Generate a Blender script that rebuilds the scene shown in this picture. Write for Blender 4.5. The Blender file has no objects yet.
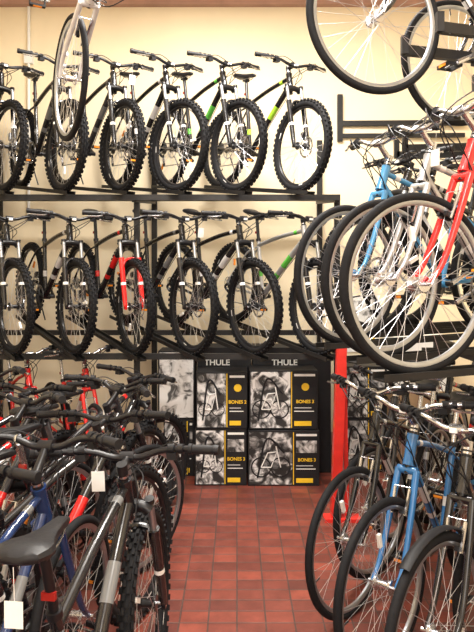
import bpy, math, random
from math import sin, cos, pi, radians, atan2, sqrt
from mathutils import Vector, Matrix
random.seed(7)
scene = bpy.context.scene
scene.view_settings.view_transform = 'Standard'
COL = scene.collection

# ------------------------------------------------------------------ materials
def mat(name, col, rough=0.5, metal=0.0, noise=0.0, nscale=20.0, bump=0.0, emit=None, coat=0.0, spec=None):
    m = bpy.data.materials.new(name); m.use_nodes = True
    nt = m.node_tree; b = nt.nodes['Principled BSDF']
    b.inputs['Base Color'].default_value = (*col, 1)
    b.inputs['Roughness'].default_value = rough
    b.inputs['Metallic'].default_value = metal
    if coat: b.inputs['Coat Weight'].default_value = coat; b.inputs['Coat Roughness'].default_value = 0.08
    if spec is not None: b.inputs['Specular IOR Level'].default_value = spec
    if emit:
        b.inputs['Emission Color'].default_value = (*emit[:3], 1); b.inputs['Emission Strength'].default_value = emit[3]
    if noise or bump:
        tc = nt.nodes.new('ShaderNodeTexCoord'); n = nt.nodes.new('ShaderNodeTexNoise')
        n.inputs['Scale'].default_value = nscale; n.inputs['Detail'].default_value = 4
        nt.links.new(tc.outputs['Object'], n.inputs['Vector'])
        if noise:
            r = nt.nodes.new('ShaderNodeValToRGB')
            r.color_ramp.elements[0].position = 0.3; r.color_ramp.elements[1].position = 0.7
            r.color_ramp.elements[0].color = (*[c*(1-noise) for c in col], 1)
            r.color_ramp.elements[1].color = (*[min(1, c*(1+noise)) for c in col], 1)
            nt.links.new(n.outputs['Fac'], r.inputs['Fac']); nt.links.new(r.outputs['Color'], b.inputs['Base Color'])
        if bump:
            bp = nt.nodes.new('ShaderNodeBump'); bp.inputs['Strength'].default_value = bump; bp.inputs['Distance'].default_value = 0.01
            nt.links.new(n.outputs['Fac'], bp.inputs['Height']); nt.links.new(bp.outputs['Normal'], b.inputs['Normal'])
    return m

M = {}
M['rubber'] = mat('tyre_rubber', (0.010, 0.010, 0.0115), 0.75, noise=0.2, nscale=60, spec=0.18)
M['black'] = mat('black_alloy', (0.009, 0.009, 0.011), 0.32, noise=0.15, spec=0.4)
M['plastic'] = mat('black_plastic', (0.010, 0.010, 0.012), 0.5, noise=0.15, spec=0.3)
M['silver'] = mat('polished_alloy', (0.62, 0.63, 0.66), 0.25, 1.0, noise=0.05)
M['rim'] = mat('brushed_rim', (0.40, 0.42, 0.45), 0.35, 0.9, noise=0.08)
M['spoke'] = mat('steel_spoke', (0.68, 0.69, 0.72), 0.35, 0.9, noise=0.05)
M['chain'] = mat('chain_steel', (0.25, 0.24, 0.23), 0.4, 0.9, noise=0.2, nscale=150)
M['saddle'] = mat('saddle_vinyl', (0.011, 0.011, 0.013), 0.45, noise=0.15, bump=0.1, nscale=80, spec=0.35)
M['tag'] = mat('tag_paper', (0.85, 0.85, 0.82), 0.8, noise=0.03)
M['orange'] = mat('amber_reflector', (0.9, 0.3, 0.03), 0.25, noise=0.1)
M['redref'] = mat('red_reflector', (0.30, 0.015, 0.012), 0.25, noise=0.1)
M['rack'] = mat('rack_black_paint', (0.014, 0.013, 0.013), 0.5, noise=0.2, bump=0.05, spec=0.35)
M['redpaint'] = mat('red_enamel', (0.80, 0.035, 0.025), 0.35, noise=0.08, coat=0.3)
M['white'] = mat('white_print', (0.85, 0.85, 0.83), 0.6, noise=0.02)
M['yellow'] = mat('yellow_print', (0.85, 0.55, 0.02), 0.6, noise=0.02)
M['carton'] = mat('black_carton', (0.012, 0.012, 0.014), 0.55, noise=0.15, spec=0.3)
M['brown'] = mat('kraft_cardboard', (0.35, 0.23, 0.13), 0.8, noise=0.1, bump=0.1)
def paint(name, c, rough=0.25, metal=0.0):
    return mat(name, c, rough, metal, noise=0.04, coat=0.4)
P = dict(black=paint('paint_black', (0.008, 0.008, 0.010)), charcoal=paint('paint_charcoal', (0.022, 0.022, 0.026)),
         red=paint('paint_red', (0.66, 0.015, 0.015)), white=paint('paint_white', (0.65, 0.65, 0.66)),
         silver=paint('paint_silver', (0.46, 0.47, 0.49), 0.3, 0.6), blue=paint('paint_blue', (0.03, 0.16, 0.40)),
         lblue=paint('paint_sky_blue', (0.06, 0.25, 0.48)), green=paint('paint_green', (0.10, 0.45, 0.06)),
         lime=paint('paint_lime', (0.35, 0.62, 0.04)), navy=paint('paint_navy', (0.012, 0.03, 0.10)),
         grey=paint('paint_grey', (0.16, 0.165, 0.17)), orange=paint('paint_orange', (0.8, 0.2, 0.03)))

# ------------------------------------------------------------------ mesh builder
class MB:
    def __init__(s): s.v = []; s.f = []; s.m = []; s.mats = []
    def mi(s, m):
        if m not in s.mats: s.mats.append(m)
        return s.mats.index(m)
    def add(s, vs, fs, m):
        o = len(s.v); k = s.mi(m); s.v += [tuple(v) for v in vs]
        for f in fs: s.f.append(tuple(i+o for i in f)); s.m.append(k)
    def tube(s, pts, r, m, seg=8, cap=True, sq=1.0):
        pts = [Vector(p) for p in pts]; n = len(pts)
        if not isinstance(r, (list, tuple)): r = [r]*n
        vs = []; T0 = None; N = None
        for i in range(n):
            if i == 0: T = pts[1]-pts[0]
            elif i == n-1: T = pts[-1]-pts[-2]
            else: T = (pts[i+1]-pts[i]).normalized()+(pts[i]-pts[i-1]).normalized()
            T.normalize()
            if N is None:
                a = Vector((0, 1, 0)) if abs(T.y) < 0.9 else Vector((0, 0, 1))
                N = (a - T*a.dot(T)).normalized()
            else:
                N = N - T*N.dot(T); N.normalize()
            B = T.cross(N)
            for k in range(seg):
                a = 2*pi*k/seg
                vs.append(pts[i]+N*(cos(a)*r[i]*sq)+B*(sin(a)*r[i]))
        fs = []
        for i in range(n-1):
            for k in range(seg):
                a = i*seg+k; b = i*seg+(k+1) % seg
                fs.append((a, b, b+seg, a+seg))
        if cap:
            fs.append(tuple(reversed(range(seg)))); fs.append(tuple((n-1)*seg+k for k in range(seg)))
        s.add(vs, fs, m)
    def revolve(s, prof, m, seg=48, c=(0, 0, 0), closed=True, a0=0, a1=2*pi):
        full = abs(a1-a0-2*pi) < 1e-6; n = len(prof); vs = []
        cnt = seg if full else seg+1
        for i in range(cnt):
            a = a0+(a1-a0)*i/seg
            for (r, y) in prof: vs.append((c[0]+r*cos(a), c[1]+y, c[2]+r*sin(a)))
        fs = []; lim = n if closed else n-1
        for i in range(seg):
            j = (i+1) % cnt
            for k in range(lim):
                l = (k+1) % n
                fs.append((i*n+k, i*n+l, j*n+l, j*n+k))
        if not full and closed:
            fs.append(tuple(range(n))); fs.append(tuple(reversed([(cnt-1)*n+k for k in range(n)])))
        s.add(vs, fs, m)
    def disc(s, r, y0, y1, m, c=(0, 0, 0), seg=24):
        s.revolve([(0.0005, y0), (r, y0), (r, y1), (0.0005, y1)], m, seg, c)
    def obox(s, c, ax, ay, az, m):
        c = Vector(c); ax = Vector(ax); ay = Vector(ay); az = Vector(az)
        vs = [c+ax*i+ay*j+az*k for i in (-1, 1) for j in (-1, 1) for k in (-1, 1)]
        fs = [(0, 1, 3, 2), (4, 6, 7, 5), (0, 4, 5, 1), (2, 3, 7, 6), (0, 2, 6, 4), (1, 5, 7, 3)]
        if ax.cross(ay).dot(az) < 0: fs = [tuple(reversed(f)) for f in fs]
        s.add(vs, fs, m)
    def box(s, lo, hi, m):
        lo = Vector(lo); hi = Vector(hi); c = (lo+hi)/2; h = (hi-lo)/2
        s.obox(c, (h.x, 0, 0), (0, h.y, 0), (0, 0, h.z), m)
    def mesh(s, name, ang=38):
        me = bpy.data.meshes.new(name); me.from_pydata(s.v, [], s.f)
        for m in s.mats: me.materials.append(m)
        me.polygons.foreach_set('material_index', s.m)
        me.polygons.foreach_set('use_smooth', [True]*len(s.f))
        me.update()
        try: me.set_sharp_from_angle(angle=radians(ang))
        except Exception: pass
        return me
    def obj(s, name, parent=None, bevel=0):
        o = bpy.data.objects.new(name, s.mesh(name)); COL.objects.link(o)
        if parent: o.parent = parent
        if bevel:
            b = o.modifiers.new('bevel', 'BEVEL'); b.width = bevel; b.segments = 2; b.limit_method = 'ANGLE'
        return o

def smooth(pts, n=6):
    pts = [Vector(p) for p in pts]; out = []
    P_ = [pts[0]*2-pts[1]]+pts+[pts[-1]*2-pts[-2]]
    for i in range(1, len(P_)-2):
        for k in range(n):
            t = k/n; a, b, c, d = P_[i-1], P_[i], P_[i+1], P_[i+2]
            out.append(0.5*((2*b)+(c-a)*t+(2*a-5*b+4*c-d)*t*t+(3*b-a-3*c+d)*t**3))
    out.append(pts[-1]); return out

# ------------------------------------------------------------------ bicycle geometry (x forward, z up)
RH = Vector((-0.54, 0, 0.35)); FH = Vector((0.56, 0, 0.35)); BB = Vector((-0.11, 0, 0.305))
U = Vector((-cos(radians(69)), 0, sin(radians(69)))); Nf = Vector((sin(radians(69)), 0, cos(radians(69))))*0.045
AX = FH-Nf
CROWN = AX+U*0.475; HB = AX+U*0.495; HT = AX+U*0.62; STM = AX+U*0.665
ST = BB+Vector((-0.292, 0, 0.956))*0.47; SP = BB+Vector((-0.292, 0, 0.956))*0.66
CL = STM+Vector((0.075, 0, 0.02))
FRAMESLOT = P['black']; ACC = P['white']

def wheel(kind, rear, R=0.35):
    b = MB()
    mtb = kind == 'mtb'
    tr = 0.027 if mtb else 0.018
    rimm = M['black'] if mtb else M['rim']
    prof = []
    for k in range(12):
        a = 2*pi*k/12; prof.append((R-tr-0.003*mtb+tr*cos(a), tr*sin(a)*0.95))
    b.revolve(prof, M['rubber'], 72)
    if mtb:
        nk = 52
        for k in range(nk):
            for row, yy in enumerate((-0.022, -0.007, 0.008, 0.022)):
                a = 2*pi*(k+0.5*(row % 2))/nk
                side = abs(yy) > 0.01
                rr = R-0.011 if side else R-0.001
                er = Vector((cos(a), 0, sin(a))); et = Vector((-sin(a), 0, cos(a)))
                n = (er*0.8+Vector((0, 0.6 if yy > 0 else -0.6, 0))) if side else er
                n.normalize(); w = et.cross(n)
                b.obox(er*rr+Vector((0, yy, 0)), et*0.011, w*0.005, n*0.006, M['rubber'])
    ri = R-2*tr-0.004
    hw = 0.0135 if mtb else 0.011
    b.revolve([(ri+0.008, -hw), (ri+0.008, hw), (ri-0.002, hw), (ri-0.010, hw*0.45), (ri-0.010, -hw*0.45), (ri-0.002, -hw)], rimm, 72)
    if mtb:
        for k in range(3):   # printed rim labels
            a0 = k*2*pi/3+0.3
            for sgn in (-1, 1):
                b.revolve([(ri-0.002, sgn*(hw+0.0006)), (ri+0.005, sgn*(hw+0.0006)), (ri+0.005, sgn*hw), (ri-0.002, sgn*hw)], M['white'], 6, a0=a0, a1=a0+0.16)
    fl = 0.03; fw = 0.033
    b.tube([(0, -0.055, 0), (0, 0.055, 0)], 0.008, M['silver'], 10)
    hubm = M['black'] if mtb else M['silver']
    b.tube([(0, -fw-0.004, 0), (0, -fw+0.004, 0), (0, -0.02, 0), (0, 0.02, 0), (0, fw-0.004, 0), (0, fw+0.004, 0)], [fl, fl, 0.015, 0.015, fl, fl], hubm, 18)
    ns = 32
    for k in range(ns):
        side = 1 if k % 2 else -1
        a = 2*pi*k/ns; off = (0.62 if (k//2) % 2 else -0.62)
        p0 = Vector((fl*0.9*cos(a+off*1.6), side*fw, fl*0.9*sin(a+off*1.6)))
        p1 = Vector(((ri-0.008)*cos(a), side*0.003, (ri-0.008)*sin(a)))
        b.tube([p0, p1], 0.0011, M['spoke'], 4, cap=False)
    # reflector + valve
    b.obox((0, 0, ri*0.62), (0.009, 0, 0), (0, 0.007, 0), (0, 0, 0.028), M['orange'] if rear else M['white'])
    b.tube([(ri-0.010, 0, 0), (ri-0.045, 0, 0)], 0.003, M['black'], 6)
    if mtb:   # disc rotor on left (+y)
        y = 0.046
        b.revolve([(0.068, y), (0.082, y), (0.082, y+0.002), (0.068, y+0.002)], M['silver'], 36)
        for k in range(6):
            a = k*pi/3; p0 = Vector((0.02*cos(a), y, 0.02*sin(a))); p1 = Vector((0.072*cos(a+0.4), y, 0.072*sin(a+0.4)))
            b.tube([p0, p1], 0.003, M['silver'], 4)
        b.disc(0.024, y-0.01, y+0.003, M['black'])
    if rear:
        for i in range(8):
            r = 0.055-0.0045*i; y = -0.034-0.0032*i
            pr = [(0.02, y), (r, y), (r, y-0.0018), (0.02, y-0.0018)]
            b.revolve(pr, M['chain'], 28)
    return b.mesh('wheel_'+kind+('_rear' if rear else '_front'))

GUARD = [(0.362, -0.021), (0.368, -0.012), (0.370, 0), (0.368, 0.012), (0.362, 0.021), (0.360, 0.021), (0.366, 0), (0.360, -0.021)]
def frame(kind):
    b = MB(); F = FRAMESLOT
    b.mi(F); b.mi(ACC)
    mtb = kind == 'mtb'
    b.tube([HB-U*0.005, HB+U*0.02, HT-U*0.02, HT+U*0.005], [0.027, 0.024, 0.023, 0.026], F, 16)
    dt0 = HB+U*0.035; dt1 = BB+Vector((0.01, 0, 0.012))
    rd = 0.023 if mtb else 0.018
    if kind == 'city':
        dt0 = HB+U*0.03
        tt0 = HT-U*0.03; tt1 = BB+(ST-BB)*0.5
    else:
        tt0 = HT-U*0.03; tt1 = ST+(BB-ST)*0.09
    mid = (dt0+dt1)/2+Vector((0.0, 0, 0.012 if mtb else 0))
    dtl = smooth([dt0, mid, dt1], 8)
    b.tube(dtl, rd, F, 14)
    mt = (tt0+tt1)/2+Vector((0, 0, 0.012 if kind != 'city' else -0.03))
    ttl = smooth([tt0, mt, tt1], 8)
    b.tube(ttl, 0.017 if mtb else 0.014, F, 12)
    # coloured decals
    b.tube(dtl[5:9], rd+0.0007, ACC, 14, cap=False)
    b.tube(dtl[10:11]+dtl[11:12], rd+0.0007, ACC, 14, cap=False)
    b.tube(ttl[2:4], (0.017 if mtb else 0.014)+0.0007, ACC, 12, cap=False)
    b.tube([BB, ST], 0.0165, F, 12); b.tube([BB+(ST-BB)*0.35, BB+(ST-BB)*0.45], 0.0172, ACC, 12, cap=False)
    b.tube([BB+Vector((0, -0.037, 0)), BB+Vector((0, 0.037, 0))], 0.023, F, 16)
    for sy in (-1, 1):
        y = 0.062*sy
        cs = smooth([BB+Vector((-0.01, 0.02*sy, 0)), BB+Vector((-0.12, 0.045*sy, 0.01)), RH+Vector((0.03, y, 0.0)), RH+Vector((0, y, 0))], 4)
        b.tube(cs, [0.012]*8+[0.009]*(len(cs)-8), F, 8)
        ss = smooth([ST+(BB-ST)*0.12+Vector((0, 0.012*sy, 0)), ST+(RH-ST)*0.3+Vector((0, 0.04*sy, 0)), RH+Vector((0.02, y, 0.04)), RH+Vector((0, y, 0.005))], 4)
        b.tube(ss, 0.008, F, 8)
        b.obox(RH+Vector((-0.003, y, 0.003)), (0.018, 0, 0), (0, 0.004, 0), (0, 0, 0.02), F)
    # seat clamp & post
    b.tube([ST-(ST-BB).normalized()*0.01, ST+(ST-BB).normalized()*0.012], 0.021, M['black'], 12)
    b.tube([ST, SP], 0.0138, M['black'] if mtb else M['silver'], 12)
    b.obox(SP, (0.025, 0, 0), (0, 0.02, 0), (0, 0, 0.012), M['black'])
    b.tube([dt0+Vector((0.01, 0.02, -0.028)), mid+Vector((0, 0.02, -0.028)), dt1+Vector((0.02, 0.02, -0.02))], 0.0028, M['plastic'], 5)
    b.obox(ST+Vector((-0.03, 0, 0.06)), (0.006, 0, 0), (0, 0.018, 0), (0, 0, 0.010), M['redref'])
    if mtb:
        b.obox(RH+Vector((0.02, 0.048, 0.075)), (0.03, 0, 0.012), (0, 0.014, 0), (-0.008, 0, 0.02), M['black'])
    else:
        for sy in (-1, 1):
            b.tube([RH+Vector((0.165, 0.03*sy, 0.24)), RH+Vector((0.20, 0.032*sy, 0.34))], 0.007, M['silver'], 6)
        b.tube([RH+Vector((0.20, -0.035, 0.34)), RH+Vector((0.20, 0.035, 0.34))], 0.002, M['silver'], 5)
    if kind in ('city', 'electric'):
        b.revolve(GUARD, M['plastic'], 30, RH, a0=radians(20), a1=radians(195))
        for sy in (-1, 1):
            b.tube([RH+Vector((0, 0.06*sy, 0)), RH+Vector((-0.34, 0.024*sy, 0.13))], 0.002, M['silver'], 5)
        for sy in (-1, 1):
            b.tube([RH+Vector((0, 0.068*sy, 0.01)), RH+Vector((-0.05, 0.06*sy, 0.40))], 0.004, M['black'], 6)
            b.tube([RH+Vector((0.2, 0.05*sy, 0.40)), RH+Vector((-0.2, 0.05*sy, 0.40))], 0.005, M['black'], 6)
        for x in (-0.2, -0.1, 0, 0.1, 0.2):
            b.tube([RH+Vector((x, -0.05, 0.40)), RH+Vector((x, 0.05, 0.40))], 0.004, M['black'], 6)
    if kind == 'electric':
        d = (dt1-dt0).normalized(); n = Vector((-d.z, 0, d.x));
        if n.z < 0: n = -n
        c = (dt0+dt1)/2+n*0.052
        b.obox(c, d*0.17, (0, 0.038, 0), n*0.036, M['plastic'])
        b.obox(c+n*0.034, d*0.13, (0, 0.028, 0), n*0.010, M['plastic'])
        for sy in (-1, 1):
            b.obox(c+Vector((0, 0.0385*sy, 0)), d*0.09, (0, 0.0006, 0), n*0.010, M['white'])
        b.tube([BB+Vector((0, -0.06, -0.01)), BB+Vector((0, 0.06, -0.01))], 0.075, M['plastic'], 20)
    return b.mesh('frame_'+kind)

def drivetrain(kind):
    b = MB(); c = BB
    y = -0.05
    for rr, yy in ((0.088, y), (0.07, y+0.008)):
        prof_n = 40
        b.revolve([(rr-0.012, yy), (rr, yy), (rr, yy+0.003), (rr-0.012, yy+0.003)], M['chain'] if kind != 'mtb' else M['black'], prof_n, c)
        for k in range(prof_n):
            a = 2*pi*k/prof_n; er = Vector((cos(a), 0, sin(a))); et = Vector((-sin(a), 0, cos(a)))
            b.obox(c+er*(rr+0.002)+Vector((0, yy+0.0015, 0)), er*0.0035, et*0.003, (0, 0.0012, 0), M['chain'])
    for k in range(4):
        a = k*pi/2+0.5
        b.tube([c+Vector((0, y, 0)), c+Vector((0.078*cos(a), y, 0.078*sin(a)))], 0.007, M['black'], 6)
    ca = radians(-25)
    d = Vector((cos(ca), 0, sin(ca)))
    for sy, dd in ((-1, d), (1, -d)):
        p0 = c+Vector((0, 0.066*sy, 0)); p1 = p0+dd*0.17+Vector((0, 0.012*sy, 0))
        b.tube([c+Vector((0, 0.03*sy, 0)), p0+Vector((0, 0.01*sy, 0))], 0.016, M['black'], 12)
        b.tube([p0, (p0+p1)/2, p1], [0.016, 0.011, 0.013], M['black'] if kind == 'mtb' else M['silver'], 8)
        pc = p1+Vector((0, 0.06*sy, 0))
        b.tube([p1, pc+Vector((0, 0.045*sy, 0))], 0.006, M['silver'], 8)
        for sx in (-1, 1):
            b.obox(pc+Vector((0.038*sx, 0, 0)), (0.006, 0, 0), (0, 0.045, 0), (0, 0, 0.010), M['plastic'])
            b.obox(pc+Vector((0.045*sx, 0, 0)), (0.0015, 0, 0), (0, 0.025, 0), (0, 0, 0.007), M['orange'])
            b.obox(pc+Vector((0, 0.042*sx, 0)), (0.04, 0, 0), (0, 0.004, 0), (0, 0, 0.008), M['plastic'])
    b.obox((c+RH)/2+Vector((0, -0.047, 0.062)), ((c-RH)/2+Vector((0, -0.002, 0.022))), (0, 0.003, 0), (0, 0, 0.004), M['chain'])
    j1 = RH+Vector((0.012, -0.048, -0.075)); j2 = RH+Vector((0.035, -0.048, -0.145))
    b.tube([c+Vector((0, -0.05, -0.086)), j2+Vector((0, 0, -0.014))], 0.004, M['chain'], 5)
    for j in (j1, j2):
        b.revolve([(0.004, -0.002), (0.018, -0.002), (0.018, 0.002), (0.004, 0.002)], M['plastic'], 16, j)
    for yy in (-0.006, 0.006):
        b.tube([j1+Vector((0, yy, 0)), j2+Vector((0, yy, 0))], 0.006, M['silver'], 6)
    b.tube(smooth([RH+Vector((0, -0.066, -0.01)), RH+Vector((-0.02, -0.072, -0.04)), j1+Vector((0, -0.012, 0))], 4), 0.011, M['black'], 8)
    b.revolve([(0.045, -0.062), (0.05, -0.062), (0.05, -0.060), (0.045, -0.060)], M['plastic'], 24, RH)
    b.tube([BB+Vector((-0.4, 0.06, -0.02)), BB+Vector((-0.28, 0.11, -0.26))], 0.006, M['black'], 6)
    return b.mesh('drivetrain_'+kind)

def fork(kind):
    b = MB(); b.mi(FRAMESLOT)
    b.tube([CROWN-U*0.02, STM+U*0.02], 0.0145, M['black'], 12)
    if kind == 'mtb':
        off = Nf
        crown = CROWN+off*0.6
        b.tube(smooth([crown+Vector((0, -0.068, -0.01)), crown+Vector((0, -0.04, 0.01)), crown+Vector((0, 0.04, 0.01)), crown+Vector((0, 0.068, -0.01))], 3), 0.022, M['black'], 10)
        for sy in (-1, 1):
            o = off+Vector((0, 0.066*sy, 0))
            top = AX+U*0.485+o; mid = AX+U*0.36+o; bot = AX+U*0.0+o
            b.tube([top, mid], 0.0135, M['rim'], 12)
            b.tube([mid+U*0.005, mid-U*0.03, AX+U*0.06+o, bot], [0.022, 0.020, 0.018, 0.014], FRAMESLOT, 12)
            b.tube([top, top+U*0.018], 0.018, M['black'], 12)
            b.obox(bot, (0.014, 0, 0), (0, 0.008, 0), (0, 0, 0.018), FRAMESLOT)
            b.tube([AX+U*0.16+o, AX+U*0.18+o], 0.0205, M['white'], 12, cap=False)
        arch = [AX+U*0.27+off+Vector((0, -0.066, 0)), AX+U*0.345+off+Vector((0.03, -0.05, 0)), AX+U*0.365+off+Vector((0.035, 0, 0)), AX+U*0.345+off+Vector((0.03, 0.05, 0)), AX+U*0.27+off+Vector((0, 0.066, 0))]
        b.tube(smooth(arch, 4), 0.010, FRAMESLOT, 8)
        b.obox(AX+U*0.09+off+Vector((-0.025, 0.05, 0)), U*0.028, (0, 0.014, 0), (0.016, 0, 0.005), M['black'])
    else:
        b.tube([CROWN+Vector((0, -0.045, -0.005)), CROWN+Vector((0, 0.045, -0.005))], 0.018, FRAMESLOT, 10)
        for sy in (-1, 1):
            pts = smooth([CROWN+Vector((0, 0.042*sy, 0)), AX+U*0.25+Vector((0.0, 0.05*sy, 0)), AX+U*0.09+Vector((0.012, 0.054*sy, 0)), FH+Vector((0, 0.054*sy, 0))], 5)
            n = len(pts); b.tube(pts, [0.016-0.007*i/(n-1) for i in range(n)], FRAMESLOT, 10)
            b.tube([AX+U*0.29+Vector((0.02, 0.03*sy, 0)), AX+U*0.40+Vector((0.02, 0.034*sy, 0))], 0.007, M['silver'], 6)
            b.obox(AX+U*0.30+Vector((0.01, 0.02*sy, 0)), U*0.008, (0, 0.008, 0), (0.03, 0, 0.01), M['plastic'])
        b.tube([AX+U*0.405+Vector((0.02, -0.036, 0)), AX+U*0.405+Vector((0.02, 0.036, 0))], 0.002, M['silver'], 5)
        if kind == 'city':
            b.revolve(GUARD, M['plastic'], 26, FH, a0=radians(55), a1=radians(205))
            for sy in (-1, 1):
                b.tube([FH+Vector((0, 0.056*sy, 0)), FH+Vector((-0.34, 0.024*sy, -0.13))], 0.002, M['silver'], 5)
    b.tube([FH+Vector((0, -0.072, 0)), FH+Vector((0, 0.072, 0))], 0.007, M['silver'], 8)
    b.tube([FH+Vector((0, 0.075, 0)), FH+Vector((-0.02, 0.082, 0.05))], 0.005, M['silver'], 6)
    return b.mesh('fork_'+kind)

def bars(kind):
    b = MB(); c = CL
    mtb = kind == 'mtb'
    mm = M['silver'] if kind == 'hybrid' else M['black']
    for k in range(3):
        b.tube([HT+U*(0.006+k*0.011), HT+U*(0.015+k*0.011)], 0.0185, M['black'] if k % 2 == 0 else M['silver'], 14)
    b.tube([STM-U*0.012, STM+U*0.022], 0.019, mm, 14)
    rise = 0.0 if mtb else 0.06
    cc = c+Vector((0, 0, rise))
    b.tube([STM+U*0.005, STM*0.4+cc*0.6, cc], [0.017, 0.014, 0.016], mm, 10)
    b.tube([cc+Vector((0, -0.025, 0)), cc+Vector((0, 0.025, 0))], 0.021, mm, 12)
    back = 0.045 if mtb else 0.10
    half = 0.325 if mtb else 0.29
    up = 0.03 if mtb else 0.04
    pts = [(0, 0, 0), (0, 0.05, 0), (-0.004, 0.12, up*0.7), (-back*0.4, 0.2, up), (-back, half, up)]
    allp = [Vector((p[0], -p[1], p[2]))+cc for p in reversed(pts[1:])]+[Vector(p)+cc for p in pts]
    b.tube(smooth(allp, 4), 0.0115, mm, 10)
    for sy in (-1, 1):
        e = Vector((-back, half*sy, up))+cc; g = Vector((-back*0.55, 0.225*sy, up))+cc
        d = (e-g).normalized()
        gp = [g+d*0.0, g+d*0.012, g+d*0.014, e-d*0.012, e-d*0.01, e+d*0.006]
        b.tube(gp, [0.020, 0.020, 0.0165, 0.0165, 0.019, 0.017], M['plastic'], 12)
        q = g-d*0.03
        b.tube([q-d*0.010, q+d*0.010], 0.018, M['black'], 10)
        b.obox(q+Vector((0.024, 0, -0.008)), (0.018, 0, -0.004), d*0.014, (0.002, 0, 0.008), M['black'])
        lv = [q+Vector((0.035, 0, -0.01)), q+d*0.03+Vector((0.048, 0, -0.018)), q+d*0.08+Vector((0.045, 0, -0.022)), q+d*0.115+Vector((0.052, 0, -0.024))]
        b.tube(smooth(lv, 4), 0.0058, M['silver'], 6)
        q2 = q-d*0.035
        b.tube([q2-d*0.012, q2+d*0.012], 0.017, M['plastic'], 10)
        b.obox(q2+Vector((0.005, 0, -0.024)), (0.022, 0, 0), d*0.018, (0, 0, 0.012), M['plastic'])
        hd = HT-U*0.06
        c1 = smooth([q+Vector((0.04, -0.005*sy, -0.008)), q+Vector((0.10, -0.06*sy, -0.005)), cc+Vector((0.12, 0.03*sy, -0.05)), hd+Vector((0.05, -0.028*sy, 0.0)), hd+Vector((0.02, -0.026*sy, -0.06))], 6)
        b.tube(c1, 0.0028, M['plastic'], 5)
        c2 = smooth([q2+Vector((0.02, -0.015*sy, -0.02)), q2+Vector((0.08, -0.08*sy, -0.04)), cc+Vector((0.08, -0.03*sy, -0.08)), hd+Vector((0.03, -0.03*sy, -0.03)), hd+Vector((0.0, -0.028*sy, -0.09))], 6)
        b.tube(c2, 0.0026, M['plastic'], 5)
    if not mtb:
        b.revolve([(0.0005, 0.02), (0.012, 0.017), (0.020, 0.006), (0.021, 0)], M['silver'], 16, cc+Vector((0.0, 0.10, 0.02)), closed=False)
    b.obox(cc+Vector((0.03, 0, 0.0)), (0.005, 0, 0), (0, 0.014, 0), (0, 0, 0.008), M['white'])
    return b.mesh('handlebar_'+kind)

def saddle():
    b = MB(); c = SP+Vector((0.0, 0, 0.025))
    secs = [(-0.145, 0.028, 0.030, 0.018), (-0.135, 0.056, 0.038, 0.034), (-0.105, 0.070, 0.042, 0.044), (-0.07, 0.066, 0.038, 0.044), (-0.03, 0.046, 0.030, 0.038),
            (0.02, 0.029, 0.026, 0.036), (0.07, 0.022, 0.026, 0.036), (0.11, 0.018, 0.024, 0.034), (0.128, 0.013, 0.017, 0.024), (0.136, 0.005, 0.010, 0.010)]
    vs = []; n = 14
    for (x, w, zt, th) in secs:
        for k in range(n):
            a = 2*pi*k/n; ca, sa = cos(a), sin(a)
            yy = w*math.copysign(abs(ca)**0.8, ca)
            zz = zt-th/2+th/2*math.copysign(abs(sa)**0.75, sa)
            if sa > 0: zz -= 0.006*math.exp(-(yy/0.012)**2)
            vs.append(c+Vector((x, yy, zz)))
    fs = []
    for i in range(len(secs)-1):
        for k in range(n):
            l = (k+1) % n; fs.append((i*n+k, (i+1)*n+k, (i+1)*n+l, i*n+l))
    fs.append(tuple(range(n))); fs.append(tuple(reversed([(len(secs)-1)*n+k for k in range(n)])))
    b.add(vs, fs, M['saddle'])
    for sy in (-1, 1):
        b.tube(smooth([c+Vector((-0.12, 0.035*sy, 0.005)), c+Vector((-0.05, 0.022*sy, -0.018)), c+Vector((0.04, 0.022*sy, -0.018)), c+Vector((0.11, 0.008*sy, 0.0))], 5), 0.0035, M['silver'], 6)
    return b.mesh('saddle')

def tagmesh(q, name='price_tag', ax='x'):
    b = MB(); q = Vector(q)
    b.tube([q+Vector((0, 0, 0.03)), q+Vector((0.004, 0, -0.05))], 0.0009, M['white'], 4)
    if ax == 'x': b.obox(q+Vector((0.005, 0, -0.085)), (0.0006, 0, 0), (0, 0.024, 0), (0, 0, 0.036), M['tag'])
    else: b.obox(q+Vector((0.0, 0, -0.075)), (0.0006, 0, 0), (0, 0.022, 0), (0, 0, 0.030), M['tag'])
    return b.mesh(name)

MESH = {}
for k in ('mtb', 'hybrid'):
    MESH['wf_'+k] = wheel(k, False); MESH['wr_'+k] = wheel(k, True)
for k in ('mtb', 'hybrid', 'city'): MESH['fork_'+k] = fork(k)
for k in ('mtb', 'hybrid', 'darkhybrid'): MESH['bars_'+k] = bars(k)
for k in ('mtb', 'hybrid', 'city', 'electric'):
    MESH['frame_'+k] = frame(k)
for k in ('mtb', 'hybrid'):
    MESH['drive_'+k] = drivetrain(k)
MESH['saddle'] = saddle(); MESH['tag'] = tagmesh(CL+Vector((0.03, 0.12, -0.01)))
MESH['stag'] = tagmesh(SP+Vector((-0.145, 0.0, 0.0)), 'saddle_tag', 's')

NAMES = dict(mtb='mountain_bicycle', hybrid='hybrid_bicycle', city='city_bicycle', electric='electric_bicycle')

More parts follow.
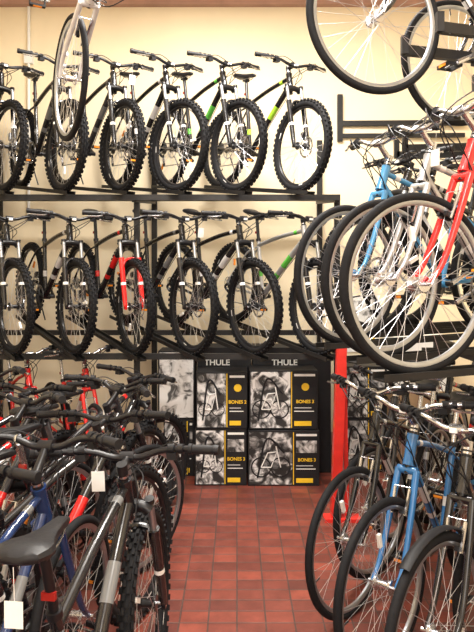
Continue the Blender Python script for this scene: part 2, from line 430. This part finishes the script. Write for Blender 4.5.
def bike(kind, anchor, heading, pitch=0, lean=0, steer=0, frame_c='black', acc='white', fork_c=None, hub=False, tag=False, barkind=None, stag=False):
    """anchor = world position of the front tyre contact (or front hub); heading = (dx,dy)"""
    sub = 'mtb' if kind == 'mtb' else 'hybrid'
    fk = 'city' if kind in ('city', 'electric') else sub
    e = bpy.data.objects.new(NAMES[kind], None); COL.objects.link(e); e.empty_display_size = 0.3
    loc = Vector((FH.x, 0, FH.z if hub else 0))
    W = Matrix.Translation(Vector(anchor)) @ Matrix.Rotation(atan2(heading[1], heading[0]), 4, 'Z') @ Matrix.Rotation(radians(pitch), 4, 'Y') @ Matrix.Rotation(radians(lean), 4, 'X') @ Matrix.Translation(-loc)
    e.matrix_world = W
    S = Matrix.Translation(AX) @ Matrix.Rotation(radians(steer), 4, U) @ Matrix.Translation(-AX)
    def part(nm, me, ml=None, cols=None):
        o = bpy.data.objects.new(nm, me); COL.objects.link(o); o.parent = e
        if ml is not None: o.matrix_local = ml
        if cols:
            for i, c in enumerate(cols):
                o.material_slots[i].link = 'OBJECT'; o.material_slots[i].material = P[c]
        return o
    part('frame', MESH['frame_'+kind], None, [frame_c, acc])
    part('drivetrain', MESH['drive_'+sub])
    part('saddle', MESH['saddle'])
    rr = random.uniform(0, 2*pi)
    part('rear_wheel', MESH['wr_'+sub], Matrix.Translation(RH) @ Matrix.Rotation(rr, 4, 'Y'))
    part('fork', MESH['fork_'+fk], S, [fork_c or ('black' if sub == 'mtb' else frame_c)])
    part('handlebar', MESH['bars_'+(barkind or sub)], S)
    part('front_wheel', MESH['wf_'+sub], S @ Matrix.Translation(FH) @ Matrix.Rotation(random.uniform(0, 6), 4, 'Y'))
    if tag: part('price_tag', MESH['tag'], S)
    if stag: part('saddle_tag', MESH['stag'])
    return W

def hd(deg):   # direction measured from +Y toward +X
    return (sin(radians(deg)), cos(radians(deg)))

def tray(b, W, m, z0=-0.004, w=0.034):
    f = W @ Vector((0.74, 0, z0)); r = W @ Vector((-0.76, 0, z0))
    up = (W.to_3x3() @ Vector((0, 0, 1))).normalized(); d = (f-r).normalized(); s = up.cross(d).normalized()
    c = (f+r)/2; L = (f-r).length/2
    b.obox(c-up*0.004, d*L, s*w, up*0.003, m)
    for q in (-1, 1):
        b.obox(c+s*w*q+up*0.008, d*L, s*0.003, up*0.014, m)

# ------------------------------------------------------------------ room shell
XL, XR, YB, YF, ZC = -2.75, 2.6, 5.85, -3.0, 4.38
def shell(name, lo, hi, m):
    b = MB(); b.box(lo, hi, m); return b.obj(name)
wallm = mat('cream_wall_paint', (0.87, 0.755, 0.545), 0.75, noise=0.06, nscale=1.2, bump=0.15)
ceilm = mat('ceiling_paint', (0.78, 0.70, 0.60), 0.8, noise=0.04, nscale=3)
trimm = mat('brown_beam_paint', (0.45, 0.27, 0.22), 0.6, noise=0.1, nscale=6)
fm = bpy.data.materials.new('red_quarry_tile'); fm.use_nodes = True
nt = fm.node_tree; bs = nt.nodes['Principled BSDF']
tc = nt.nodes.new('ShaderNodeTexCoord'); br = nt.nodes.new('ShaderNodeTexBrick')
br.offset = 0.0; br.squash = 1.0
br.inputs['Color1'].default_value = (0.25, 0.055, 0.034, 1); br.inputs['Color2'].default_value = (0.12, 0.030, 0.022, 1)
br.inputs['Mortar'].default_value = (0.075, 0.045, 0.038, 1); br.inputs['Scale'].default_value = 1.0
br.inputs['Mortar Size'].default_value = 0.0045; br.inputs['Mortar Smooth'].default_value = 0.4
br.inputs['Brick Width'].default_value = 0.135; br.inputs['Row Height'].default_value = 0.10; br.inputs['Bias'].default_value = 0.0
nt.links.new(tc.outputs['Object'], br.inputs['Vector'])
no = nt.nodes.new('ShaderNodeTexNoise'); no.inputs['Scale'].default_value = 9; no.inputs['Detail'].default_value = 8; no.inputs['Roughness'].default_value = 0.7
nt.links.new(tc.outputs['Object'], no.inputs['Vector'])
cr = nt.nodes.new('ShaderNodeValToRGB'); cr.color_ramp.elements[0].position = 0.32; cr.color_ramp.elements[0].color = (0.5, 0.47, 0.45, 1); cr.color_ramp.elements[1].position = 0.62
nt.links.new(no.outputs['Fac'], cr.inputs['Fac'])
mx = nt.nodes.new('ShaderNodeMix'); mx.data_type = 'RGBA'; mx.blend_type = 'MULTIPLY'; mx.inputs[0].default_value = 0.75
nt.links.new(br.outputs['Color'], mx.inputs[6]); nt.links.new(cr.outputs['Color'], mx.inputs[7]); nt.links.new(mx.outputs[2], bs.inputs['Base Color'])
bp = nt.nodes.new('ShaderNodeBump'); bp.inputs['Strength'].default_value = 0.5; bp.inputs['Distance'].default_value = 0.004; bp.invert = True
nt.links.new(br.outputs['Fac'], bp.inputs['Height']); nt.links.new(bp.outputs['Normal'], bs.inputs['Normal'])
bs.inputs['Roughness'].default_value = 0.45
shell('floor', (XL, YF, -0.1), (XR, YB, 0), fm)
shell('ceiling', (XL, YF, ZC), (XR, YB, ZC+0.1), ceilm)
shell('wall_back', (XL, YB, 0), (XR, YB+0.1, ZC), wallm)
shell('wall_left', (XL-0.1, YF, 0), (XL, YB, ZC), wallm)
shell('wall_right', (XR, YF, 0), (XR+0.1, YB, ZC), wallm)
shell('wall_front', (XL, YF-0.1, 0), (XR, YF, ZC), wallm)
shell('trim_1', (XL, YB-0.07, ZC-0.12), (XR, YB, ZC), trimm)
shell('baseboard_back', (XL, YB-0.02, 0), (XR, YB, 0.12), trimm)

# ------------------------------------------------------------------ back racks with bicycles
rk = MB()
PITCH = 9
up = [(-1.80, 'black', 'grey', 0), (-1.34, 'black', 'grey', 0), (-0.90, 'charcoal', 'grey', 0), (-0.47, 'black', 'white', 0), (-0.02, 'black', 'green', 0), (0.45, 'black', 'lime', 0), (-2.22, 'black', 'red', 0)]
for i, (x, c, a, s) in enumerate(up):
    W = bike('mtb', (x, 4.60, 2.27), hd(180-36+random.uniform(-2, 2)), PITCH, random.uniform(-2, 2), [6, 4, -3, 5, 0, -4, 3][i], c, a, tag=(i in (2,)))
    tray(rk, W, M['rack'])
mid = [(-1.66, 'black', 'grey', None), (-1.22, 'black', 'white', None), (-0.78, 'black', 'red', 'red'), (-0.36, 'black', 'grey', None), (0.09, 'black', 'white', None), (0.56, 'silver', 'green', None), (-2.1, 'black', 'blue', None)]
for i, (x, c, a, f) in enumerate(mid):
    W = bike('mtb', (x, 4.42, 1.06), hd(180-36+random.uniform(-2, 2)), PITCH, random.uniform(-2, 2), [3, 0, -5, -4, -6, -6, 3][i], c, a, fork_c=f, tag=(i in (3,)))
    tray(rk, W, M['rack'])
def beam(b, p, q, hw, hh, m):
    p = Vector(p); q = Vector(q); d = (q-p); L = d.length/2; d.normalize()
    s = d.cross(Vector((0, 0, 1)))
    if s.length < 0.1: s = Vector((1, 0, 0))
    s.normalize(); u = s.cross(d)
    b.obox((p+q)/2, d*L, s*hw, u*hh, m)
for (yf, z) in ((4.66, 2.255), (4.48, 1.045)):
    beam(rk, (XL+0.02, yf, z-0.015), (0.80, yf, z-0.015), 0.02, 0.022, M['rack'])
    beam(rk, (XL+0.02, yf+0.83, z+0.09), (0.80, yf+0.83, z+0.09), 0.02, 0.022, M['rack'])
    for x in (-2.3, -0.80, 0.78):
        beam(rk, (x, yf-0.0, z-0.03), (x, YB-0.05, z+0.1), 0.018, 0.02, M['rack'])
for x in (-2.3, -0.80, 0.80):
    beam(rk, (x, YB-0.035, 0), (x, YB-0.035, 2.95), 0.025, 0.02, M['rack'])
    beam(rk, (x, 4.80, 0), (x, 4.80, 2.26), 0.022, 0.022, M['rack'])
rk.obj('wall_bicycle_rack')

# ------------------------------------------------------------------ left floor row
FL = [(-0.34, 2.32, 10, 'black', 'grey', 'mtb'), (-0.60, 2.24, 11, 'navy', 'grey', 'hybrid'), (-0.88, 2.15, 12, 'black', 'grey', 'mtb'),
      (-0.47, 2.86, 27, 'black', 'red', 'mtb'), (-0.52, 3.27, 27, 'black', 'white', 'hybrid'), (-0.54, 3.68, 27, 'charcoal', 'grey', 'mtb'), (-0.56, 4.08, 27, 'black', 'red', 'mtb'),
      (-1.05, 3.55, 27, 'black', 'white', 'mtb'), (-1.35, 3.75, 27, 'red', 'white', 'hybrid'), (-0.85, 2.95, 24, 'charcoal', 'red', 'hybrid')]
for i, (x, y, h, c, a, k) in enumerate(FL):
    bike(k, (x, y, 0), hd(h+random.uniform(-2, 2)), 0, random.uniform(-4, 1), random.uniform(-9, 9), c, a, tag=(i in (0, 4)), stag=(i in (0, 1, 9)), barkind='darkhybrid' if k == 'hybrid' else None)
for i, (x, y, c, a) in enumerate([(-1.0, 4.38, 'red', 'white'), (-1.45, 4.40, 'red', 'black'), (-1.9, 4.4, 'charcoal', 'red')]):
    bike('hybrid' if i < 2 else 'mtb', (x, y, 0), hd(180-34), 0, 1, random.uniform(-6, 6), c, a)

# ------------------------------------------------------------------ right floor row
FR = [(0.98, 3.70, 'black', 'white', 'hybrid'), (0.74, 3.25, 'charcoal', 'silver', 'hybrid'), (0.54, 2.87, 'black', 'white', 'hybrid'), (0.60, 2.46, 'blue', 'white', 'hybrid'), (0.72, 2.10, 'black', 'lblue', 'city'), (0.88, 1.78, 'black', 'white', 'electric'), (1.30, 4.0, 'black', 'red', 'mtb'), (1.10, 2.55, 'charcoal', 'white', 'hybrid')]
for i, (x, y, c, a, k) in enumerate(FR):
    bike(k, (x, y, 0), hd(180+40+random.uniform(-2, 2)), 0, random.uniform(-2, 3), random.uniform(-8, 8), c, a, tag=(i == 5), barkind='darkhybrid' if i in (1, 5, 7) else None)

# ------------------------------------------------------------------ right racks
rr = MB()
RM = [(0.69, 2.30, 66, 'red', 'white', 'red', 'hybrid'), (0.65, 2.64, 63, 'silver', 'white', 'silver', 'hybrid'), (0.56, 3.00, 60, 'lblue', 'white', 'lblue', 'hybrid'), (0.74, 3.32, 60, 'black', 'white', None, 'mtb'), (1.0, 3.62, 60, 'charcoal', 'white', None, 'mtb')]
for i, (x, y, h, c, a, f, k) in enumerate(RM):
    W = bike(k, (x, y, 1.235 + 0.02*i), hd(180+h), 0, random.uniform(-2, 2), [-2, 3, 4, 0, 3][i], c, a, fork_c=f, tag=(i == 1))
    tray(rr, W, M['rack'])
for x in (1.30, 1.80):
    beam(rr, (x, 1.2, 1.19), (x, 3.9, 1.19), 0.025, 0.03, M['rack'])
for y in (1.4, 2.65, 3.88):
    beam(rr, (1.2, y, 1.14), (XR-0.04, y, 1.14), 0.02, 0.022, M['rack'])
    beam(rr, (XR-0.035, y, 0), (XR-0.035, y, 3.4), 0.025, 0.025, M['rack'])
# upper level: cantilever cradles that carry the frames under the bottom bracket
RU = [(0.64, 2.78, 72, 'black', 'white', 'hybrid'), (1.22, 3.35, 72, 'charcoal', 'red', 'hybrid')]
for i, (x, y, h, c, a, k) in enumerate(RU):
    W = bike(k, (x, y, 2.46), hd(180+h), 0, 0, 0, c, a)
    bbw = W @ BB; d = (W.to_3x3() @ Vector((1, 0, 0))).normalized(); s = Vector((-d.y, d.x, 0))
    for q in (-1, 1):
        a0 = bbw + s*0.14*q + d*0.42 + Vector((0, 0, -0.02)); a1 = bbw + s*0.14*q - d*((XR-0.04-bbw.x)/abs(d.x)-0.1) + Vector((0, 0, 0.02))
        beam(rr, a0, a1, 0.016, 0.024, M['rack'])
        beam(rr, a0+Vector((0, 0, -0.02)), a0+Vector((0, 0, 0.07)), 0.016, 0.016, M['rack'])
    for o in (0.0, -0.45):
        beam(rr, bbw+s*0.15+d*o+Vector((0, 0, -0.04)), bbw-s*0.15+d*o+Vector((0, 0, -0.04)), 0.015, 0.012, M['rack'])
beam(rr, (XR-0.05, 1.3, 2.78), (XR-0.05, 4.2, 2.78), 0.03, 0.05, M['rack'])
# empty cradle arms between the two levels
for y in (3.75, 3.95):
    beam(rr, (1.05, y, 2.42), (XR-0.04, y, 2.46), 0.016, 0.024, M['rack'])
    beam(rr, (1.05, y, 2.40), (1.05, y, 2.52), 0.016, 0.016, M['rack'])
rr.obj('side_bicycle_rack')

# red support stand
rs = MB()
beam(rs, (0.655, 4.0, 0.0), (0.70, 4.0, 1.25), 0.032, 0.032, M['redpaint'])
beam(rs, (0.735, 4.02, 0.0), (0.715, 4.02, 1.25), 0.014, 0.014, M['redpaint'])
beam(rs, (0.58, 4.0, 0.012), (0.82, 4.0, 0.012), 0.05, 0.012, M['redpaint'])
beam(rs, (0.64, 4.0, 1.27), (1.15, 4.0, 1.27), 0.03, 0.025, M['rack'])
rs.obj('red_rack_stand')

# ------------------------------------------------------------------ hanging bicycle upper left
bike('hybrid', (-0.95, 3.4, 2.74), hd(180-30), 82, 0, 0, 'white', 'silver', 'white', hub=True)
hk = MB()
hk.tube([(-0.93, 3.46, ZC), (-0.93, 3.46, ZC-0.03)], 0.05, M['silver'], 16)
hk.tube(smooth([(-0.93, 3.46, ZC), (-0.93, 3.46, 4.16), (-0.90, 3.42, 4.12), (-0.87, 3.38, 4.15)], 5), 0.008, M['silver'], 8)
hk.obj('ceiling_hook')

# ------------------------------------------------------------------ accessory cartons under the rack
def photomat(name, p0, p1, lo, midc, hi, off=0.0):
    pm = bpy.data.materials.new(name); pm.use_nodes = True
    nt = pm.node_tree; bs = nt.nodes['Principled BSDF']
    tc = nt.nodes.new('ShaderNodeTexCoord'); n1 = nt.nodes.new('ShaderNodeTexNoise'); n1.inputs['Scale'].default_value = 11; n1.inputs['Detail'].default_value = 6; n1.inputs['Distortion'].default_value = 1.2
    mp = nt.nodes.new('ShaderNodeMapping'); mp.inputs['Location'].default_value = (off, off*0.7, off*1.3)
    rp = nt.nodes.new('ShaderNodeValToRGB'); e = rp.color_ramp.elements
    e[0].position = p0; e[0].color = (lo, lo, lo, 1); e[1].position = p1; e[1].color = (hi, hi, hi, 1)
    k = e.new((p0+p1)/2); k.color = (midc, midc, midc, 1)
    nt.links.new(tc.outputs['Object'], mp.inputs['Vector']); nt.links.new(mp.outputs['Vector'], n1.inputs['Vector'])
    nt.links.new(n1.outputs['Fac'], rp.inputs['Fac']); nt.links.new(rp.outputs['Color'], bs.inputs['Base Color'])
    bs.inputs['Roughness'].default_value = 0.5
    return pm
pm = photomat('printed_photo', 0.40, 0.60, 0.02, 0.35, 0.75)
pm2 = photomat('printed_photo_dark', 0.44, 0.62, 0.015, 0.22, 0.7, 3.1)
pm3 = photomat('printed_photo_mid', 0.42, 0.58, 0.02, 0.30, 0.8, 7.7)
pml = photomat('printed_photo_pale', 0.36, 0.52, 0.08, 0.6, 0.85)

def text(par, s, loc, size, m):
    cu = bpy.data.curves.new('lettering', 'FONT'); cu.body = s; cu.size = size; cu.align_x = 'CENTER'; cu.align_y = 'CENTER'; cu.extrude = 0.0008; cu.offset = 0.0012*size/0.05
    cu.materials.append(m)
    o = bpy.data.objects.new('lettering', cu); COL.objects.link(o); o.parent = par; o.location = loc; o.rotation_euler = (pi/2, 0, 0)
def carton(x0, x1, z0, z1, y=4.66, dep=0.28, split=0.60, label='BONES 3', pmat=None, art=True, badge=True):
    e = bpy.data.objects.new('bicycle_carrier_carton', None); COL.objects.link(e); e.location = ((x0+x1)/2, y+dep/2, z0)
    w = x1-x0; h = z1-z0; X = -w/2; yy = -dep/2
    b = MB(); b.box((X, yy, 0), (w/2, dep/2, h), M['carton']); o = b.obj('box_body', e, bevel=0.003)
    g = 0.012
    xs = X+w*split
    b = MB(); b.box((X+g, yy-0.002, g), (xs, yy-0.0002, h-g), pmat or pm); o = b.obj('photo_print', e)
    if art:
        b = MB()
        cx = (X+g+xs)/2; r = (xs-X-g)*0.24
        for k in (-1, 1):
            c = (cx+k*r*0.95, yy-0.003, h*0.34)
            b.revolve([(r, 0), (r*0.86, 0), (r*0.86, -0.0008), (r, -0.0008)], M['carton'], 28, c)
            for q in range(6):
                a = q*pi/6; b.tube([(c[0]-r*cos(a), c[1], c[2]-r*sin(a)), (c[0]+r*cos(a), c[1], c[2]+r*sin(a))], 0.001, M['carton'], 4)
        fr = [(cx-r*0.95, yy-0.004, h*0.34), (cx-r*0.3, yy-0.004, h*0.60), (cx+r*0.6, yy-0.004, h*0.62), (cx, yy-0.004, h*0.34), (cx-r*0.95, yy-0.004, h*0.34)]
        b.tube(fr, 0.005, M['white'], 5); b.tube([(cx+r*0.95, yy-0.004, h*0.34), (cx+r*0.5, yy-0.004, h*0.72)], 0.005, M['white'], 5)
        b.tube(smooth([(cx-r*1.3, yy-0.004, h*0.15), (cx-r*0.4, yy-0.004, h*0.85), (cx+r*1.3, yy-0.004, h*0.60)], 6), 0.008, M['carton'], 5)
        b.obj('printed_artwork', e)
    if split < 0.8:
        b = MB()
        b.box((xs+0.006, yy-0.002, g), (xs+0.013, yy-0.0002, h-g), M['yellow'])
        b.box((xs+0.03, yy-0.002, h*0.06), (w/2-0.05, yy-0.0002, h*0.14), M['yellow'])
        b.box((xs+0.03, yy-0.002, h*0.30), (w/2-0.03, yy-0.0002, h*0.315), M['white'])
        b.box((xs+0.03, yy-0.002, h*0.36), (w/2-0.05, yy-0.0002, h*0.37), M['white'])
        b.box((xs+0.03, yy-0.002, h*0.90), (w/2-0.02, yy-0.0002, h*0.94), M['white'])
        if badge: b.box((xs+0.03, yy-0.002, h*0.60), (w/2-0.02, yy-0.0002, h*0.82), pm)
        else: b.revolve([(0.0005, 0), (0.03, 0), (0.03, -0.001), (0.0005, -0.001)], M['yellow'], 20, ((xs+w/2)/2+0.01, yy-0.0005, h*0.72))
        b.obj('printed_stripes', e)
        if label: text(e, label, ((xs+w/2)/2+0.008, yy-0.002, h*0.47), 0.036, M['yellow'])
carton(-0.33, 0.075, 0.0, 0.44, y=4.67, label='BONES 3', split=0.56, pmat=pm3)
carton(-0.32, 0.080, 0.445, 0.885, label='BONES 2', split=0.58, badge=False)
carton(0.085, 0.64, 0.0, 0.43, label='BONES 3', split=0.62, pmat=pm2)
carton(0.095, 0.63, 0.435, 0.895, y=4.68, label='BONES 3', split=0.60, badge=False, pmat=pm3)
carton(0.86, 1.25, 0.0, 0.44, y=5.0, label='BONES 2', split=0.58)
carton(0.86, 1.25, 0.445, 0.88, y=5.0, label='BONES 2', split=0.58)
carton(-0.60, -0.345, 0.0, 0.46, y=4.9, split=0.72, label='', pmat=pm2)
carton(-0.645, -0.345, 0.465, 1.02, y=4.9, split=0.96, label='', pmat=pml, art=False)
for (a, c) in ((-0.33, 0.12), (0.13, 0.78)):
    e = bpy.data.objects.new('roof_rack_carton', None); COL.objects.link(e); e.location = ((a+c)/2, 5.02, 0)
    b = MB(); w = c-a
    b.box((-w/2, -0.04, 0), (w/2, 0.3, 1.04), M['carton']); b.obj('box_body', e, bevel=0.003)
    text(e, 'THULE', (-0.06, -0.043, 0.915), 0.07, M['white'])
b = MB()
b.box((1.40, 5.25, 0), (1.95, 5.7, 0.62), M['brown']); b.box((1.38, 5.28, 0.62), (1.90, 5.7, 1.10), M['white']); b.box((1.46, 5.275, 0.7), (1.76, 5.28, 0.95), M['carton'])
b.obj('stacked_cartons', bevel=0.004)
b = MB()
b.box((0.95, YB-0.012, 0.9), (1.38, YB-0.002, 1.45), M['white']); b.box((0.99, YB-0.014, 1.1), (1.34, YB-0.011, 1.4), pm); b.box((0.99, YB-0.014, 0.95), (1.34, YB-0.011, 1.05), M['yellow'])
b.obj('wall_poster')
b = MB()
beam(b, (1.0, YB-0.02, 2.95), (1.0, YB-0.02, 3.40), 0.025, 0.02, M['rack']); beam(b, (1.0, YB-0.02, 3.12), (2.2, YB-0.05, 3.12), 0.015, 0.025, M['rack']); beam(b, (1.0, YB-0.02, 3.0), (2.2, YB-0.05, 3.0), 0.015, 0.02, M['rack'])
b.obj('wall_bracket')
b = MB()
b.tube([(-2.02, YB-0.03, 2.2), (-2.02, YB-0.03, ZC-0.13)], 0.014, M['white'], 10)
b.box((-2.06, YB-0.05, 3.7), (-1.98, YB-0.002, 3.82), M['white'])
b.obj('electrical_conduit')

# ------------------------------------------------------------------ lamps
def lamp(x, y, en, sx=1.5):
    e = bpy.data.objects.new('fluorescent_light', None); COL.objects.link(e); e.location = (x, y, ZC)
    b = MB(); b.box((-0.75, -0.09, -0.06), (0.75, 0.09, 0), M['white']); b.obj('housing', e, bevel=0.005)
    g = mat('fluorescent_tube', (1, 1, 1), 0.5, emit=(1, 0.94, 0.84, 6))
    b = MB()
    for yy in (-0.04, 0.04): b.tube([(-0.72, yy, -0.078), (0.72, yy, -0.078)], 0.013, g, 10)
    b.obj('tubes', e)
    l = bpy.data.lights.new('tube_light', 'AREA'); l.shape = 'RECTANGLE'; l.size = sx; l.size_y = 0.25; l.energy = en; l.color = (1, 0.95, 0.88)
    o = bpy.data.objects.new('tube_light', l); COL.objects.link(o); o.parent = e; o.location = (0, 0, -0.10)
lamp(0.0, 3.7, 245); lamp(0.0, 1.6, 150); lamp(0.0, -0.3, 95); lamp(-0.0, -2.0, 45)
l = bpy.data.lights.new('front_fill', 'AREA'); l.shape = 'RECTANGLE'; l.size = 3.4; l.size_y = 2.2; l.energy = 85; l.color = (0.95, 0.97, 1)  # added soft fill to lift shade under the racks; front wall has no window
o = bpy.data.objects.new('front_fill', l); COL.objects.link(o); o.location = (0, YF+0.05, 1.9); o.rotation_euler = (pi/2, 0, 0)
w = bpy.data.worlds.new('world'); scene.world = w; w.use_nodes = True
w.node_tree.nodes['Background'].inputs[0].default_value = (0.9, 0.92, 1, 1); w.node_tree.nodes['Background'].inputs[1].default_value = 0.3

# ------------------------------------------------------------------ camera
cam = bpy.data.cameras.new('camera'); co = bpy.data.objects.new('camera', cam); COL.objects.link(co); scene.camera = co
co.location = (0, 0, 1.6); co.rotation_euler = (pi/2, 0, 0)
cam.sensor_fit = 'VERTICAL'; cam.sensor_height = 24; cam.lens = 24*600/632
cam.shift_y = -36/632; cam.clip_start = 0.05
